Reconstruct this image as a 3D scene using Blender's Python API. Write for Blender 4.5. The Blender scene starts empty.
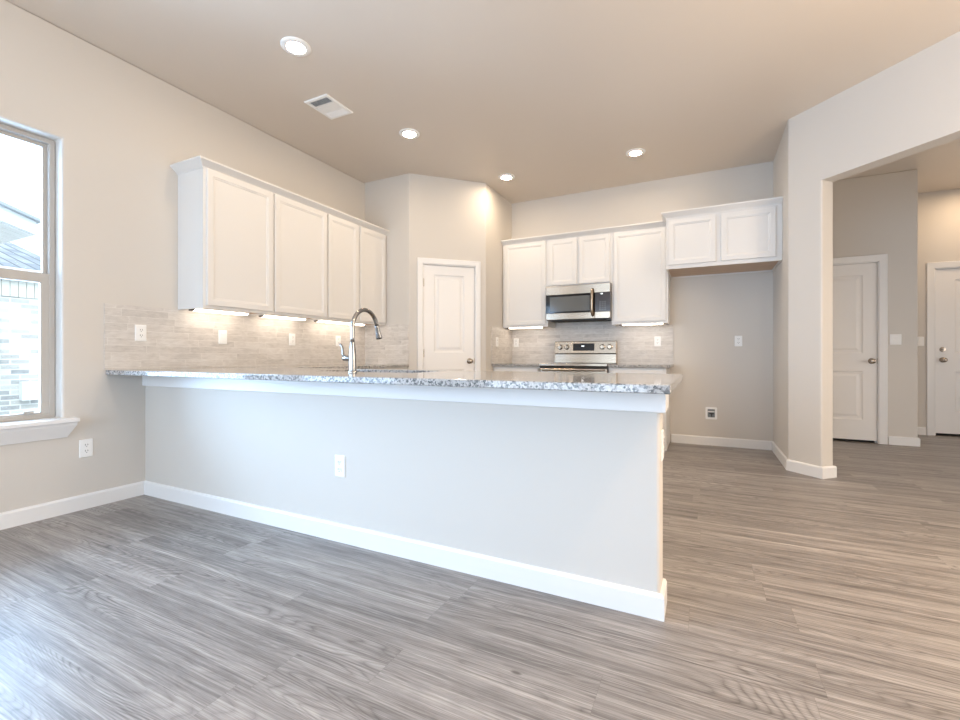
import bpy, bmesh, math, random
from mathutils import Vector, Matrix
random.seed(7)
PI = math.pi
S = bpy.context.scene
COL = S.collection
R = math.radians

# ------------------------------------------------------------------ camera, world, light, exposure
cam_d = bpy.data.cameras.new('camera')
cam = bpy.data.objects.new('camera', cam_d)
COL.objects.link(cam)
cam.location = (0, 0, 0.9928)
cam.rotation_euler = (R(90), 0, R(26.466))
cam_d.sensor_width = 36
cam_d.lens = 448.735 / 960 * 36
cam_d.shift_y = -3.94 / 960
cam_d.clip_start = 0.02
S.camera = cam

S.view_settings.view_transform = 'Standard'
S.view_settings.look = 'None'
S.view_settings.exposure = 0.33
S.view_settings.gamma = 1.0
S.view_settings.use_curve_mapping = False
S.cycles.use_denoising = True
S.cycles.max_bounces = 10
S.cycles.diffuse_bounces = 6
S.cycles.sample_clamp_indirect = 6.0

world = bpy.data.worlds.new('overcast_sky')
S.world = world
world.use_nodes = True
wb = world.node_tree.nodes['Background']
wb.inputs[0].default_value = (0.70, 0.85, 1.0, 1)
wb.inputs[1].default_value = 2.2


def area(name, loc, rot, sx, sy, power, color, spread=180):
    l = bpy.data.lights.new(name, 'AREA')
    l.shape = 'RECTANGLE'
    l.size = sx
    l.size_y = sy
    l.energy = power
    l.color = color
    l.spread = R(spread)
    o = bpy.data.objects.new(name, l)
    o.location = loc
    o.rotation_euler = rot
    COL.objects.link(o)
    return o


DAY = (0.62, 0.78, 0.98)
DAYW = (0.43, 0.67, 1.0)
WARM = (1.0, 0.73, 0.47)
SOFT = (1.0, 0.84, 0.66)
# daylight through the glazing behind the camera and through the dining windows on the same wall as the one in view, plus one added fill
area('rear_glazing_daylight', (-1.85, -3.20, 1.32), (R(90), 0, 0), 2.4, 2.1, 96, DAY)
area('living_rear_fill', (1.98, -3.05, 1.32), (R(90), 0, 0), 1.1, 2.1, 26, (0.66, 0.83, 1.0))  # added fill before the solid rear wall; no window there
area('window_daylight', (-4.15, 0.90, 1.60), (0, R(-90), 0), 2.4, 1.9, 185, DAYW)
area('dining_window_daylight', (-3.80, -1.00, 1.48), (0, R(-90), 0), 1.7, 1.7, 78, DAYW)
# added soft fills before solid walls: living room side and far end of the hall
area('living_room_fill', (2.70, 1.65, 1.9), (0, R(90), 0), 1.9, 1.7, 52, SOFT)  # added fill lamp, brightens the sink wall and its cabinets
area('hall_end_fill', (4.24, 4.6, 1.05), (0, R(90), 0), 1.3, 2.2, 26, (1.0, 0.93, 0.86))  # added fill lamp, brightens the hall door and lower hall wall
sun_d = bpy.data.lights.new('sun', 'SUN')
sun_d.energy = 1.8
sun_d.angle = R(20)
sun = bpy.data.objects.new('sun', sun_d)
sun.rotation_euler = (0, R(48), R(-12))
COL.objects.link(sun)


def spot(name, loc, rot, power, color, size=150, rad=0.12):
    l = bpy.data.lights.new(name, 'SPOT')
    l.energy = power
    l.color = color
    l.spot_size = R(size)
    l.spot_blend = 0.8
    l.shadow_soft_size = rad
    o = bpy.data.objects.new(name, l)
    o.location = loc
    o.rotation_euler = rot
    COL.objects.link(o)


# warm lamps out of view: entry hall and hall ceiling lamps, then added downward and upward fill lamps
area('entry_lamp', (2.95, 7.05, 3.02), (0, 0, 0), 0.3, 0.3, 8.5, WARM)
spot('hall_lamp', (2.6, 3.6, 3.0), (0, 0, 0), 6, WARM)
spot('added_downlight_one', (1.15, 1.0, 3.03), (0, 0, 0), 80, WARM, 160, 0.07)  # added unseen ceiling lamp, placed to brighten the alcove and column
spot('added_downlight_two', (1.75, 2.2, 3.03), (0, 0, 0), 80, WARM, 160, 0.07)  # second added downward lamp for the alcove side
spot('added_uplight_one', (1.9, 1.2, 1.3), (R(180), 0, 0), 185, WARM, 165)  # added unseen upward lamp, put in to brighten the ceiling
spot('added_uplight_two', (-1.3, -0.5, 1.3), (R(180), 0, 0), 48, WARM, 165)  # weaker added upward lamp for the near ceiling
LENS_STRENGTH = 220.0
BAR_STRENGTH = 7.0

# ------------------------------------------------------------------ materials


class NT:
    def __init__(self, name):
        self.m = bpy.data.materials.new(name)
        self.m.use_nodes = True
        self.t = self.m.node_tree
        self.b = self.t.nodes['Principled BSDF']
        self.out = self.t.nodes['Material Output']

    def n(self, typ, **kw):
        nd = self.t.nodes.new(typ)
        for k, v in kw.items():
            setattr(nd, k, v)
        return nd

    def put(self, sock, v):
        if isinstance(v, bpy.types.NodeSocket):
            self.t.links.new(v, sock)
        elif isinstance(v, (tuple, list)) and len(v) == 3 and sock.type == 'RGBA':
            sock.default_value = (*v, 1)
        else:
            sock.default_value = v

    def math(self, op, a, b=None, c=None):
        nd = self.n('ShaderNodeMath', operation=op)
        self.put(nd.inputs[0], a)
        if b is not None:
            self.put(nd.inputs[1], b)
        if c is not None:
            self.put(nd.inputs[2], c)
        return nd.outputs[0]

    def mix(self, f, a, b, blend='MIX'):
        nd = self.n('ShaderNodeMix', data_type='RGBA', blend_type=blend)
        self.put(nd.inputs[0], f)
        self.put(nd.inputs[6], a)
        self.put(nd.inputs[7], b)
        return nd.outputs[2]

    def comb(self, x, y, z=0.0):
        nd = self.n('ShaderNodeCombineXYZ')
        for i, v in enumerate((x, y, z)):
            self.put(nd.inputs[i], v)
        return nd.outputs[0]

    def sep(self, v):
        nd = self.n('ShaderNodeSeparateXYZ')
        self.put(nd.inputs[0], v)
        return nd.outputs

    def white(self, v, dims='3D'):
        nd = self.n('ShaderNodeTexWhiteNoise', noise_dimensions=dims)
        self.put(nd.inputs['Vector'] if dims != '1D' else nd.inputs['W'], v)
        return nd.outputs

    def noise(self, v, scale, detail=2.0, rough=0.5, dist=0.0):
        nd = self.n('ShaderNodeTexNoise')
        self.put(nd.inputs['Vector'], v)
        nd.inputs['Scale'].default_value = scale
        nd.inputs['Detail'].default_value = detail
        nd.inputs['Roughness'].default_value = rough
        nd.inputs['Distortion'].default_value = dist
        return nd.outputs[0]

    def ramp(self, f, stops, interp='LINEAR'):
        nd = self.n('ShaderNodeValToRGB')
        cr = nd.color_ramp
        cr.interpolation = interp
        while len(cr.elements) < len(stops):
            cr.elements.new(0.5)
        for e, (p, c) in zip(cr.elements, stops):
            e.position = p
            e.color = (*c, 1) if len(c) == 3 else c
        self.put(nd.inputs[0], f)
        return nd.outputs[0]

    def bump(self, h, strength=0.2, dist=0.002):
        nd = self.n('ShaderNodeBump')
        nd.inputs['Strength'].default_value = strength
        nd.inputs['Distance'].default_value = dist
        self.put(nd.inputs['Height'], h)
        self.put(self.b.inputs['Normal'], nd.outputs[0])

    def obj(self):
        return self.n('ShaderNodeTexCoord').outputs['Object']

    def uv(self):
        return self.n('ShaderNodeTexCoord').outputs['UV']

    def set(self, **kw):
        names = dict(color='Base Color', rough='Roughness', metal='Metallic', spec='Specular IOR Level',
                     emit='Emission Color', strength='Emission Strength', trans='Transmission Weight', ior='IOR',
                     coat='Coat Weight')
        for k, v in kw.items():
            self.put(self.b.inputs[names[k]], v)
        return self.m


def painted(name, col, rough=0.5, tex=0.0, spec=0.5, scale=260.0):
    n = NT(name)
    o = n.obj()
    var = n.noise(o, 1.3, 2)
    c = n.mix(n.math('MULTIPLY', var, 0.05), col, tuple(x * 0.9 for x in col))
    n.set(color=c, rough=rough, spec=spec)
    if tex:
        n.bump(n.noise(o, scale, 3, 0.6), tex, 0.002)
    return n.m


M = {}
M['wall'] = painted('wall_paint', (0.64, 0.605, 0.56), 0.62, 0.10, 0.3)
M['ceiling'] = painted('ceiling_paint', (0.665, 0.60, 0.53), 0.32, 0.06, 0.4, 120)
M['white_trim'] = painted('white_trim_paint', (0.80, 0.795, 0.79), 0.32, 0.02)
M['cabinet'] = painted('white_cabinet_paint', (0.76, 0.745, 0.725), 0.33, 0.02)
M['door'] = painted('white_door_paint', (0.83, 0.815, 0.80), 0.36, 0.03)
M['plate'] = painted('white_plastic', (0.88, 0.88, 0.87), 0.3)
M['recess'] = painted('grey_plastic_box', (0.22, 0.24, 0.25), 0.5)
M['slot'] = painted('dark_slot', (0.05, 0.05, 0.05), 0.5)
M['gap'] = painted('dark_gap', (0.03, 0.028, 0.025), 0.7)
M['raw_wood'] = None
M['vinyl'] = painted('tan_vinyl', (0.47, 0.44, 0.405), 0.4)
M['black_plastic'] = painted('black_plastic', (0.035, 0.03, 0.03), 0.35)


def metal(name, col, rough, scale=(2, 400, 2), amt=0.06, aniso=0.0, arot=0.0):
    n = NT(name)
    o = n.obj()
    mp = n.n('ShaderNodeMapping')
    n.put(mp.inputs[0], o)
    mp.inputs['Scale'].default_value = scale
    g = n.noise(mp.outputs[0], 3.0, 3)
    n.set(color=col, metal=1.0, rough=n.math('ADD', rough - amt / 2, n.math('MULTIPLY', g, amt)))
    if aniso:
        tg = n.n('ShaderNodeTangent', direction_type='RADIAL', axis='Z')
        n.put(n.b.inputs['Tangent'], tg.outputs[0])
        n.b.inputs['Anisotropic'].default_value = aniso
        n.b.inputs['Anisotropic Rotation'].default_value = arot
    return n.m


M['steel'] = metal('brushed_stainless_steel', (0.43, 0.36, 0.285), 0.25, (2, 2, 300), 0.06, 0.8, 0.25)
M['chrome'] = metal('polished_nickel', (0.36, 0.355, 0.35), 0.14, (4, 4, 4), 0.04)
M['nickel'] = metal('satin_nickel', (0.42, 0.37, 0.32), 0.24, (4, 4, 4), 0.04)


def glassy(name, col, rough=0.05):
    n = NT(name)
    o = n.obj()
    n.set(color=n.mix(n.math('MULTIPLY', n.noise(o, 4.0), 0.1), col, tuple(c * 0.8 for c in col)), rough=rough)
    return n.m


M['black_glass'] = glassy('black_glass', (0.012, 0.012, 0.013), 0.06)
M['smoked_glass'] = glassy('smoked_glass', (0.13, 0.135, 0.135), 0.10)
M['panel_glass'] = glassy('control_panel_glass', (0.055, 0.05, 0.055), 0.12)


def emit(name, col, s):
    n = NT(name)
    n.set(color=(0.9, 0.9, 0.9), emit=col, strength=s, rough=0.5)
    return n.m


M['lens'] = emit('lit_lens', (1.0, 0.80, 0.58), LENS_STRENGTH)
M['bar'] = emit('lit_bar_diffuser', (1.0, 0.86, 0.70), BAR_STRENGTH)
M['digits'] = emit('lit_digits', (0.9, 0.95, 1.0), 2.0)


def mk_wood():
    n = NT('raw_birch')
    mp = n.n('ShaderNodeMapping')
    n.put(mp.inputs[0], n.obj())
    mp.inputs['Scale'].default_value = (1.5, 30, 30)
    g = n.noise(mp.outputs[0], 2.0, 4)
    return n.set(color=n.ramp(g, [(0.3, (0.50, 0.35, 0.24)), (0.7, (0.62, 0.46, 0.33))]), rough=0.5)


M['raw_wood'] = mk_wood()


def mk_floor():
    n = NT('grey_vinyl_plank')
    W, Ln = 0.178, 1.22
    X, Y, Z = n.sep(n.obj())
    yr = n.math('DIVIDE', Y, W)
    row = n.math('FLOOR', yr)
    off = n.white(row, '1D')[0]
    xr = n.math('ADD', n.math('DIVIDE', X, Ln), n.math('MULTIPLY', off, 7.3))
    colm = n.math('FLOOR', xr)
    wn = n.white(n.comb(row, colm))
    r1 = wn[0]
    rc = n.sep(wn[1])
    gx = n.math('ADD', X, n.math('MULTIPLY', r1, 61.0))
    gy = n.math('ADD', Y, n.math('MULTIPLY', rc[0], 23.0))
    # broad soft streaks, fine grain, cathedral figure
    def st(sx, sy, detail, rough, dist=0.0, ox=0.0):
        return n.noise(n.comb(n.math('ADD', n.math('MULTIPLY', gx, sx), ox), n.math('MULTIPLY', gy, sy)), 1.0, detail, rough, dist)
    broad = st(0.55, 13.0, 3, 0.55, 0.3)
    mid = st(1.1, 46.0, 4, 0.62, 0.3, 31.0)
    fine = st(3.2, 210.0, 4, 0.7, 0.1, 57.0)
    wear = st(3.6, 20.0, 6, 0.72, 0.8, 83.0)
    rs = st(0.50, 4.2, 2.0, 0.45, 0.25, 11.0)
    rings = n.math('POWER', n.math('ABSOLUTE', n.math('SINE', n.math('MULTIPLY', rs, 190.0))), 0.5)
    mask = n.ramp(st(0.8, 7.0, 2, 0.5, 0.0, 43.0), [(0.42, (0, 0, 0)), (0.62, (1, 1, 1))])
    rings = n.math('MULTIPLY', n.math('SUBTRACT', rings, 0.78), mask)
    v = n.math('ADD', n.math('MULTIPLY', broad, 0.50), n.math('MULTIPLY', mid, 0.52))
    v = n.math('ADD', v, n.math('MULTIPLY', fine, 0.80))
    v = n.math('ADD', v, n.math('MULTIPLY', wear, 0.42))
    v = n.math('ADD', v, n.math('MULTIPLY', rings, 0.26))
    v = n.math('ADD', v, n.math('MULTIPLY', n.math('SUBTRACT', rc[1], 0.5), 0.08))
    v = n.math('SUBTRACT', v, 0.620)
    c = n.ramp(v, [(0.24, (0.105, 0.092, 0.085)), (0.42, (0.195, 0.177, 0.166)),
                   (0.58, (0.300, 0.276, 0.260)), (0.80, (0.49, 0.456, 0.43))])
    # dark open checks in the grain and pale limed streaks
    chk = st(2.2, 90.0, 5, 0.72, 0.6, 7.0)
    c = n.mix(n.ramp(chk, [(0.655, (0, 0, 0)), (0.70, (0.80, 0.80, 0.80))]), c, (0.085, 0.07, 0.062))
    lime = st(1.8, 75.0, 5, 0.70, 0.6, 19.0)
    c = n.mix(n.ramp(lime, [(0.60, (0, 0, 0)), (0.74, (0.55, 0.55, 0.55))]), c, (0.62, 0.585, 0.55))
    kn = n.n('ShaderNodeTexVoronoi')
    n.put(kn.inputs['Vector'], n.comb(n.math('MULTIPLY', gx, 1.7), n.math('MULTIPLY', gy, 4.2)))
    kn.inputs['Scale'].default_value = 1.0
    c = n.mix(n.ramp(kn.outputs['Distance'], [(0.018, (0.8, 0.8, 0.8)), (0.040, (0, 0, 0))]), c, (0.07, 0.055, 0.048))
    # seams
    fy = n.math('FRACT', yr)
    fx = n.math('FRACT', xr)
    dy = n.math('MULTIPLY', n.math('MINIMUM', fy, n.math('SUBTRACT', 1.0, fy)), W)
    dx = n.math('MULTIPLY', n.math('MINIMUM', fx, n.math('SUBTRACT', 1.0, fx)), Ln)
    d = n.math('MINIMUM', dy, dx)
    seam = n.math('LESS_THAN', d, 0.0011)
    c = n.mix(n.math('MULTIPLY', seam, 0.25), c, (0.10, 0.085, 0.075))
    n.set(color=c, rough=n.math('ADD', 0.30, n.math('MULTIPLY', fine, 0.16)), spec=0.5)
    h = n.math('SUBTRACT', n.math('MULTIPLY', fine, 0.4), n.math('MULTIPLY', seam, 1.0))
    n.bump(h, 0.22, 0.0015)
    return n.m


M['floor'] = mk_floor()


def mk_granite():
    n = NT('speckled_granite')
    o = n.obj()
    wob = n.noise(o, 60.0, 2)
    vec = n.n('ShaderNodeVectorMath', operation='ADD')
    n.put(vec.inputs[0], o)
    sc = n.n('ShaderNodeVectorMath', operation='SCALE')
    n.put(sc.inputs[0], n.comb(wob, n.noise(o, 75.0, 2), n.noise(o, 90.0, 2)))
    sc.inputs['Scale'].default_value = 0.012
    n.put(vec.inputs[1], sc.outputs[0])

    def vor(scale):
        v = n.n('ShaderNodeTexVoronoi')
        n.put(v.inputs['Vector'], vec.outputs[0])
        v.inputs['Scale'].default_value = scale
        return n.sep(v.outputs['Color'])[0]
    a = n.ramp(vor(125.0), [(0.0, (0.44, 0.43, 0.42)), (0.30, (0.22, 0.215, 0.215)), (0.48, (0.50, 0.49, 0.48)),
                            (0.72, (0.13, 0.125, 0.13)), (0.84, (0.03, 0.042, 0.045))], 'CONSTANT')
    b = n.ramp(vor(300.0), [(0.0, (0.52, 0.51, 0.50)), (0.5, (0.32, 0.31, 0.31)), (0.78, (0.06, 0.095, 0.10))], 'CONSTANT')
    c = n.mix(0.30, a, b)
    return n.set(color=c, rough=0.07, spec=0.5)


M['granite'] = mk_granite()


def mk_tile():
    n = NT('stacked_stone_tile')
    u = n.uv()
    U, V, _ = n.sep(u)
    H, Ln = 0.0508, 0.305
    vr = n.math('DIVIDE', V, H)
    row = n.math('FLOOR', vr)
    off = n.white(row, '1D')[0]
    ur = n.math('ADD', n.math('DIVIDE', U, Ln), n.math('MULTIPLY', off, 5.7))
    cl = n.math('FLOOR', ur)
    wn = n.white(n.comb(row, cl))
    rc = n.sep(wn[1])
    cloud = n.noise(n.comb(n.math('ADD', U, n.math('MULTIPLY', rc[0], 9.0)), n.math('MULTIPLY', V, 2.2)), 9.0, 5, 0.62, 0.6)
    vein = n.noise(n.comb(n.math('ADD', U, n.math('MULTIPLY', rc[1], 5.0)), n.math('MULTIPLY', V, 5.0)), 14.0, 4, 0.6, 1.2)
    f = n.math('ADD', n.math('MULTIPLY', rc[2], 0.24), n.math('MULTIPLY', cloud, 0.86))
    f = n.math('ADD', f, n.math('MULTIPLY', n.math('SUBTRACT', vein, 0.5), 0.8))
    c = n.ramp(f, [(0.12, (0.42, 0.395, 0.375)), (0.42, (0.56, 0.525, 0.49)), (0.65, (0.64, 0.605, 0.57)), (0.9, (0.72, 0.695, 0.665))])
    fy = n.math('FRACT', vr)
    fx = n.math('FRACT', ur)
    d = n.math('MINIMUM', n.math('MULTIPLY', n.math('MINIMUM', fy, n.math('SUBTRACT', 1.0, fy)), H),
               n.math('MULTIPLY', n.math('MINIMUM', fx, n.math('SUBTRACT', 1.0, fx)), Ln))
    g = n.math('LESS_THAN', d, 0.0013)
    c = n.mix(n.math('MULTIPLY', g, 0.7), c, (0.78, 0.75, 0.71))
    n.set(color=c, rough=0.38)
    n.bump(n.math('SUBTRACT', n.math('MULTIPLY', vein, 0.35), g), 0.3, 0.002)
    return n.m


M['tile'] = mk_tile()


def mk_brick():
    n = NT('whitewashed_brick')
    U, V, _ = n.sep(n.uv())
    H, Ln = 0.071, 0.205
    vr = n.math('DIVIDE', V, H)
    row = n.math('FLOOR', vr)
    ur = n.math('ADD', n.math('DIVIDE', U, Ln), n.math('MULTIPLY', row, 0.5))
    wn = n.white(n.comb(row, n.math('FLOOR', ur)))
    rc = n.sep(wn[1])
    c = n.ramp(rc[0], [(0.0, (0.24, 0.24, 0.25)), (0.3, (0.40, 0.39, 0.37)), (0.6, (0.56, 0.54, 0.49)), (1.0, (0.75, 0.74, 0.70))])
    c = n.mix(n.math('MULTIPLY', n.noise(n.comb(U, V), 18.0, 3), 0.5), c, (0.72, 0.71, 0.66))
    fy = n.math('FRACT', vr)
    fx = n.math('FRACT', ur)
    d = n.math('MINIMUM', n.math('MULTIPLY', n.math('MINIMUM', fy, n.math('SUBTRACT', 1.0, fy)), H),
               n.math('MULTIPLY', n.math('MINIMUM', fx, n.math('SUBTRACT', 1.0, fx)), Ln))
    c = n.mix(n.math('LESS_THAN', d, 0.008), c, (0.70, 0.69, 0.66))
    return n.set(color=c, rough=0.85)


M['brick'] = mk_brick()
M['soldier'] = painted('pale_soldier_brick', (0.66, 0.64, 0.58), 0.85, 0.3, 0.3, 30)


def mk_shingle():
    n = NT('grey_shingle')
    U, V, _ = n.sep(n.uv())
    vr = n.math('DIVIDE', V, 0.17)
    ur = n.math('ADD', n.math('DIVIDE', U, 0.28), n.math('MULTIPLY', n.math('FLOOR', vr), 0.37))
    rc = n.sep(n.white(n.comb(n.math('FLOOR', vr), n.math('FLOOR', ur)))[1])
    c = n.ramp(rc[0], [(0.0, (0.20, 0.22, 0.25)), (1.0, (0.36, 0.38, 0.42))])
    c = n.mix(n.math('LESS_THAN', n.math('FRACT', vr), 0.16), c, (0.10, 0.11, 0.13))
    return n.set(color=c, rough=0.9)


M['shingle'] = mk_shingle()
M['drip'] = painted('grey_drip_edge', (0.36, 0.39, 0.42), 0.5)
M['grass'] = painted('pale_gravel_ground', (0.40, 0.39, 0.37), 0.9)


def mk_pane():
    n = NT('window_glass')
    tr = n.n('ShaderNodeBsdfTransparent')
    tr.inputs[0].default_value = (0.97, 0.985, 0.98, 1)
    gl = n.n('ShaderNodeBsdfGlossy')
    gl.inputs['Roughness'].default_value = 0.02
    fr = n.n('ShaderNodeFresnel')
    fr.inputs[0].default_value = 1.3
    mx = n.n('ShaderNodeMixShader')
    n.put(mx.inputs[0], fr.outputs[0])
    n.put(mx.inputs[1], tr.outputs[0])
    n.put(mx.inputs[2], gl.outputs[0])
    n.put(n.out.inputs[0], mx.outputs[0])
    return n.m


M['pane'] = mk_pane()

# ------------------------------------------------------------------ mesh helpers


def bmn():
    return bmesh.new()


def quad(bm, pts):
    return bm.faces.new([bm.verts.new(p) for p in pts])


def box(bm, x0, x1, y0, y1, z0, z1):
    x0, x1 = sorted((x0, x1)); y0, y1 = sorted((y0, y1)); z0, z1 = sorted((z0, z1))
    v = [bm.verts.new((x, y, z)) for z in (z0, z1) for y in (y0, y1) for x in (x0, x1)]
    for f in ((0, 2, 3, 1), (4, 5, 7, 6), (0, 1, 5, 4), (1, 3, 7, 5), (3, 2, 6, 7), (2, 0, 4, 6)):
        bm.faces.new([v[i] for i in f])


def plan(bm, pts, z0, z1):
    """vertical prism over a floor plan polygon"""
    lo = [bm.verts.new((p[0], p[1], z0)) for p in pts]
    hi = [bm.verts.new((p[0], p[1], z1)) for p in pts]
    n = len(pts)
    bm.faces.new(lo[::-1]); bm.faces.new(hi)
    for i in range(n):
        bm.faces.new((lo[i], lo[(i + 1) % n], hi[(i + 1) % n], hi[i]))


def extrude(bm, pts, vec):
    """closed polygon of 3D points pushed along vec"""
    a = [bm.verts.new(p) for p in pts]
    b = [bm.verts.new(Vector(p) + Vector(vec)) for p in pts]
    n = len(pts)
    bm.faces.new(a[::-1]); bm.faces.new(b)
    for i in range(n):
        bm.faces.new((a[i], a[(i + 1) % n], b[(i + 1) % n], b[i]))


def fillet(pts, rad, seg=5):
    """round the corners of a closed 2D polygon; rad is a list with one radius per point"""
    out = []
    n = len(pts)
    for i in range(n):
        p = Vector(pts[i][:2]); r = rad[i]
        if r <= 0:
            out.append(tuple(p)); continue
        a = (Vector(pts[i - 1][:2]) - p).normalized()
        b = (Vector(pts[(i + 1) % n][:2]) - p).normalized()
        ang = a.angle(b)
        t = r / math.tan(ang / 2)
        c = p + (a + b).normalized() * (r / math.sin(ang / 2))
        s = p + a * t - c; e = p + b * t - c
        for k in range(seg + 1):
            u = k / seg
            d = s.lerp(e, u)
            out.append(tuple(c + d.normalized() * r))
    return out


def rrect(x0, x1, z0, z1, r, seg=4):
    return fillet([(x0, z0), (x1, z0), (x1, z1), (x0, z1)], [r] * 4, seg)


def slab(bm, xs, ys, keep, z0, z1, swap=None):
    """cells of a grid, kept or left open, as one solid; swap maps (x, y, z) to another frame"""
    f = swap or (lambda x, y, z: (x, y, z))
    cache = {}

    def v(i, j, k):
        key = (i, j, k)
        if key not in cache:
            cache[key] = bm.verts.new(f(xs[i], ys[j], (z0, z1)[k]))
        return cache[key]
    nx, ny = len(xs) - 1, len(ys) - 1
    K = lambda i, j: 0 <= i < nx and 0 <= j < ny and keep(i, j)
    for i in range(nx):
        for j in range(ny):
            if not K(i, j):
                continue
            bm.faces.new((v(i, j, 0), v(i, j + 1, 0), v(i + 1, j + 1, 0), v(i + 1, j, 0)))
            bm.faces.new((v(i, j, 1), v(i + 1, j, 1), v(i + 1, j + 1, 1), v(i, j + 1, 1)))
            if not K(i - 1, j):
                bm.faces.new((v(i, j, 0), v(i, j, 1), v(i, j + 1, 1), v(i, j + 1, 0)))
            if not K(i + 1, j):
                bm.faces.new((v(i + 1, j, 0), v(i + 1, j + 1, 0), v(i + 1, j + 1, 1), v(i + 1, j, 1)))
            if not K(i, j - 1):
                bm.faces.new((v(i, j, 0), v(i + 1, j, 0), v(i + 1, j, 1), v(i, j, 1)))
            if not K(i, j + 1):
                bm.faces.new((v(i, j + 1, 0), v(i, j + 1, 1), v(i + 1, j + 1, 1), v(i + 1, j + 1, 0)))


def tube(bm, pts, radii, n=16, caps=True):
    pts = [Vector(p) for p in pts]
    if not isinstance(radii, (list, tuple)):
        radii = [radii] * len(pts)
    rings = []
    up = None
    for i, p in enumerate(pts):
        t = (pts[min(i + 1, len(pts) - 1)] - pts[max(i - 1, 0)]).normalized()
        if up is None:
            up = t.orthogonal().normalized()
        else:
            up = (up - t * up.dot(t)).normalized()
        w = t.cross(up)
        rings.append([bm.verts.new(p + (up * math.cos(2 * PI * k / n) + w * math.sin(2 * PI * k / n)) * radii[i]) for k in range(n)])
    for a, b in zip(rings, rings[1:]):
        for k in range(n):
            bm.faces.new((a[k], a[(k + 1) % n], b[(k + 1) % n], b[k]))
    if caps:
        bm.faces.new(rings[0][::-1]); bm.faces.new(rings[-1])


def lathe(bm, prof, origin=(0, 0, 0), axis='z', n=32):
    """profile of (r, h) turned about an axis through origin; axis 'z' or '-y' (h grows towards the viewer)"""
    o = Vector(origin)

    def P(r, h, a):
        if axis == 'z':
            return o + Vector((r * math.cos(a), r * math.sin(a), h))
        if axis == '-y':
            return o + Vector((r * math.cos(a), -h, r * math.sin(a)))
        return o + Vector((h, r * math.cos(a), r * math.sin(a)))
    rings = []
    for r, h in prof:
        if r <= 1e-6:
            rings.append([bm.verts.new(P(0, h, 0))])
        else:
            rings.append([bm.verts.new(P(r, h, 2 * PI * k / n)) for k in range(n)])
    for a, b in zip(rings, rings[1:]):
        for k in range(n):
            k2 = (k + 1) % n
            if len(a) == 1 and len(b) == 1:
                continue
            if len(a) == 1:
                bm.faces.new((a[0], b[k2], b[k]))
            elif len(b) == 1:
                bm.faces.new((a[k], a[k2], b[0]))
            else:
                bm.faces.new((a[k], a[k2], b[k2], b[k]))


def moulding(bm, path, prof):
    """profile of (out, z) run along a 2D path with mitred corners; out is to the right of travel"""
    n = len(path)
    P = [Vector(p) for p in path]
    rings = []
    for i in range(n):
        d = []
        if i > 0:
            d.append((P[i] - P[i - 1]).normalized())
        if i < n - 1:
            d.append((P[i + 1] - P[i]).normalized())
        ns = [Vector((q.y, -q.x)) for q in d]
        if len(ns) == 2:
            m = (ns[0] + ns[1]); m = m / (1 + ns[0].dot(ns[1]))
        else:
            m = ns[0]
        rings.append([bm.verts.new((P[i].x + m.x * o, P[i].y + m.y * o, z)) for o, z in prof])
    k = len(prof)
    for a, b in zip(rings, rings[1:]):
        for j in range(k):
            bm.faces.new((a[j], a[(j + 1) % k], b[(j + 1) % k], b[j]))
    bm.faces.new(rings[0]); bm.faces.new(rings[-1][::-1])


def rings_panel(bm, x0, x1, z0, z1, levels):
    """nested rectangles (inset, y) from the back of a panel to its middle; front faces -y"""
    prev = None
    first = None
    for ins, y in levels:
        r = [bm.verts.new(p) for p in ((x0 + ins, y, z0 + ins), (x1 - ins, y, z0 + ins), (x1 - ins, y, z1 - ins), (x0 + ins, y, z1 - ins))]
        if prev:
            for k in range(4):
                bm.faces.new((prev[k], prev[(k + 1) % 4], r[(k + 1) % 4], r[k]))
        else:
            first = r
        prev = r
    bm.faces.new(prev)
    return first


def obj(name, bm, mat, parent=None, bevel=0.0, smooth=False, seg=2, kind=None):
    bmesh.ops.recalc_face_normals(bm, faces=bm.faces[:])
    uvl = bm.loops.layers.uv.new('UVMap')
    for f in bm.faces:
        a = max(range(3), key=lambda i: abs(f.normal[i]))
        for l in f.loops:
            c = l.vert.co
            l[uvl].uv = ((c.y, c.z), (c.x, c.z), (c.x, c.y))[a]
        f.smooth = smooth
    me = bpy.data.meshes.new(name)
    bm.to_mesh(me)
    bm.free()
    me.materials.append(mat)
    o = bpy.data.objects.new(name, me)
    COL.objects.link(o)
    if parent is not None:
        o.parent = parent
    if bevel:
        b = o.modifiers.new('bevel', 'BEVEL')
        b.width = bevel; b.segments = seg; b.limit_method = 'ANGLE'; b.angle_limit = R(40)
    if smooth == 'auto':
        pass
    if kind:
        o['kind'] = kind
    return o


def smooth_by_angle(o, ang=35):
    me = o.data
    bm = bmesh.new(); bm.from_mesh(me)
    for f in bm.faces:
        f.smooth = True
    for e in bm.edges:
        if len(e.link_faces) == 2 and e.calc_face_angle(0) > R(ang):
            e.smooth = False
    bm.to_mesh(me); bm.free()
    return o


def thing(name, label, cat, loc=(0, 0, 0), rotz=0.0, group=None, kind=None):
    o = bpy.data.objects.new(name, None)
    o.empty_display_size = 0.1
    COL.objects.link(o)
    o.location = loc
    o.rotation_euler = (0, 0, rotz)
    if label:
        o['label'] = label
    if cat:
        o['category'] = cat
    if group:
        o['group'] = group
    if kind:
        o['kind'] = kind
    return o


def tag(o, label, cat, group=None):
    o['label'] = label
    o['category'] = cat
    if group:
        o['group'] = group
    return o


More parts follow.
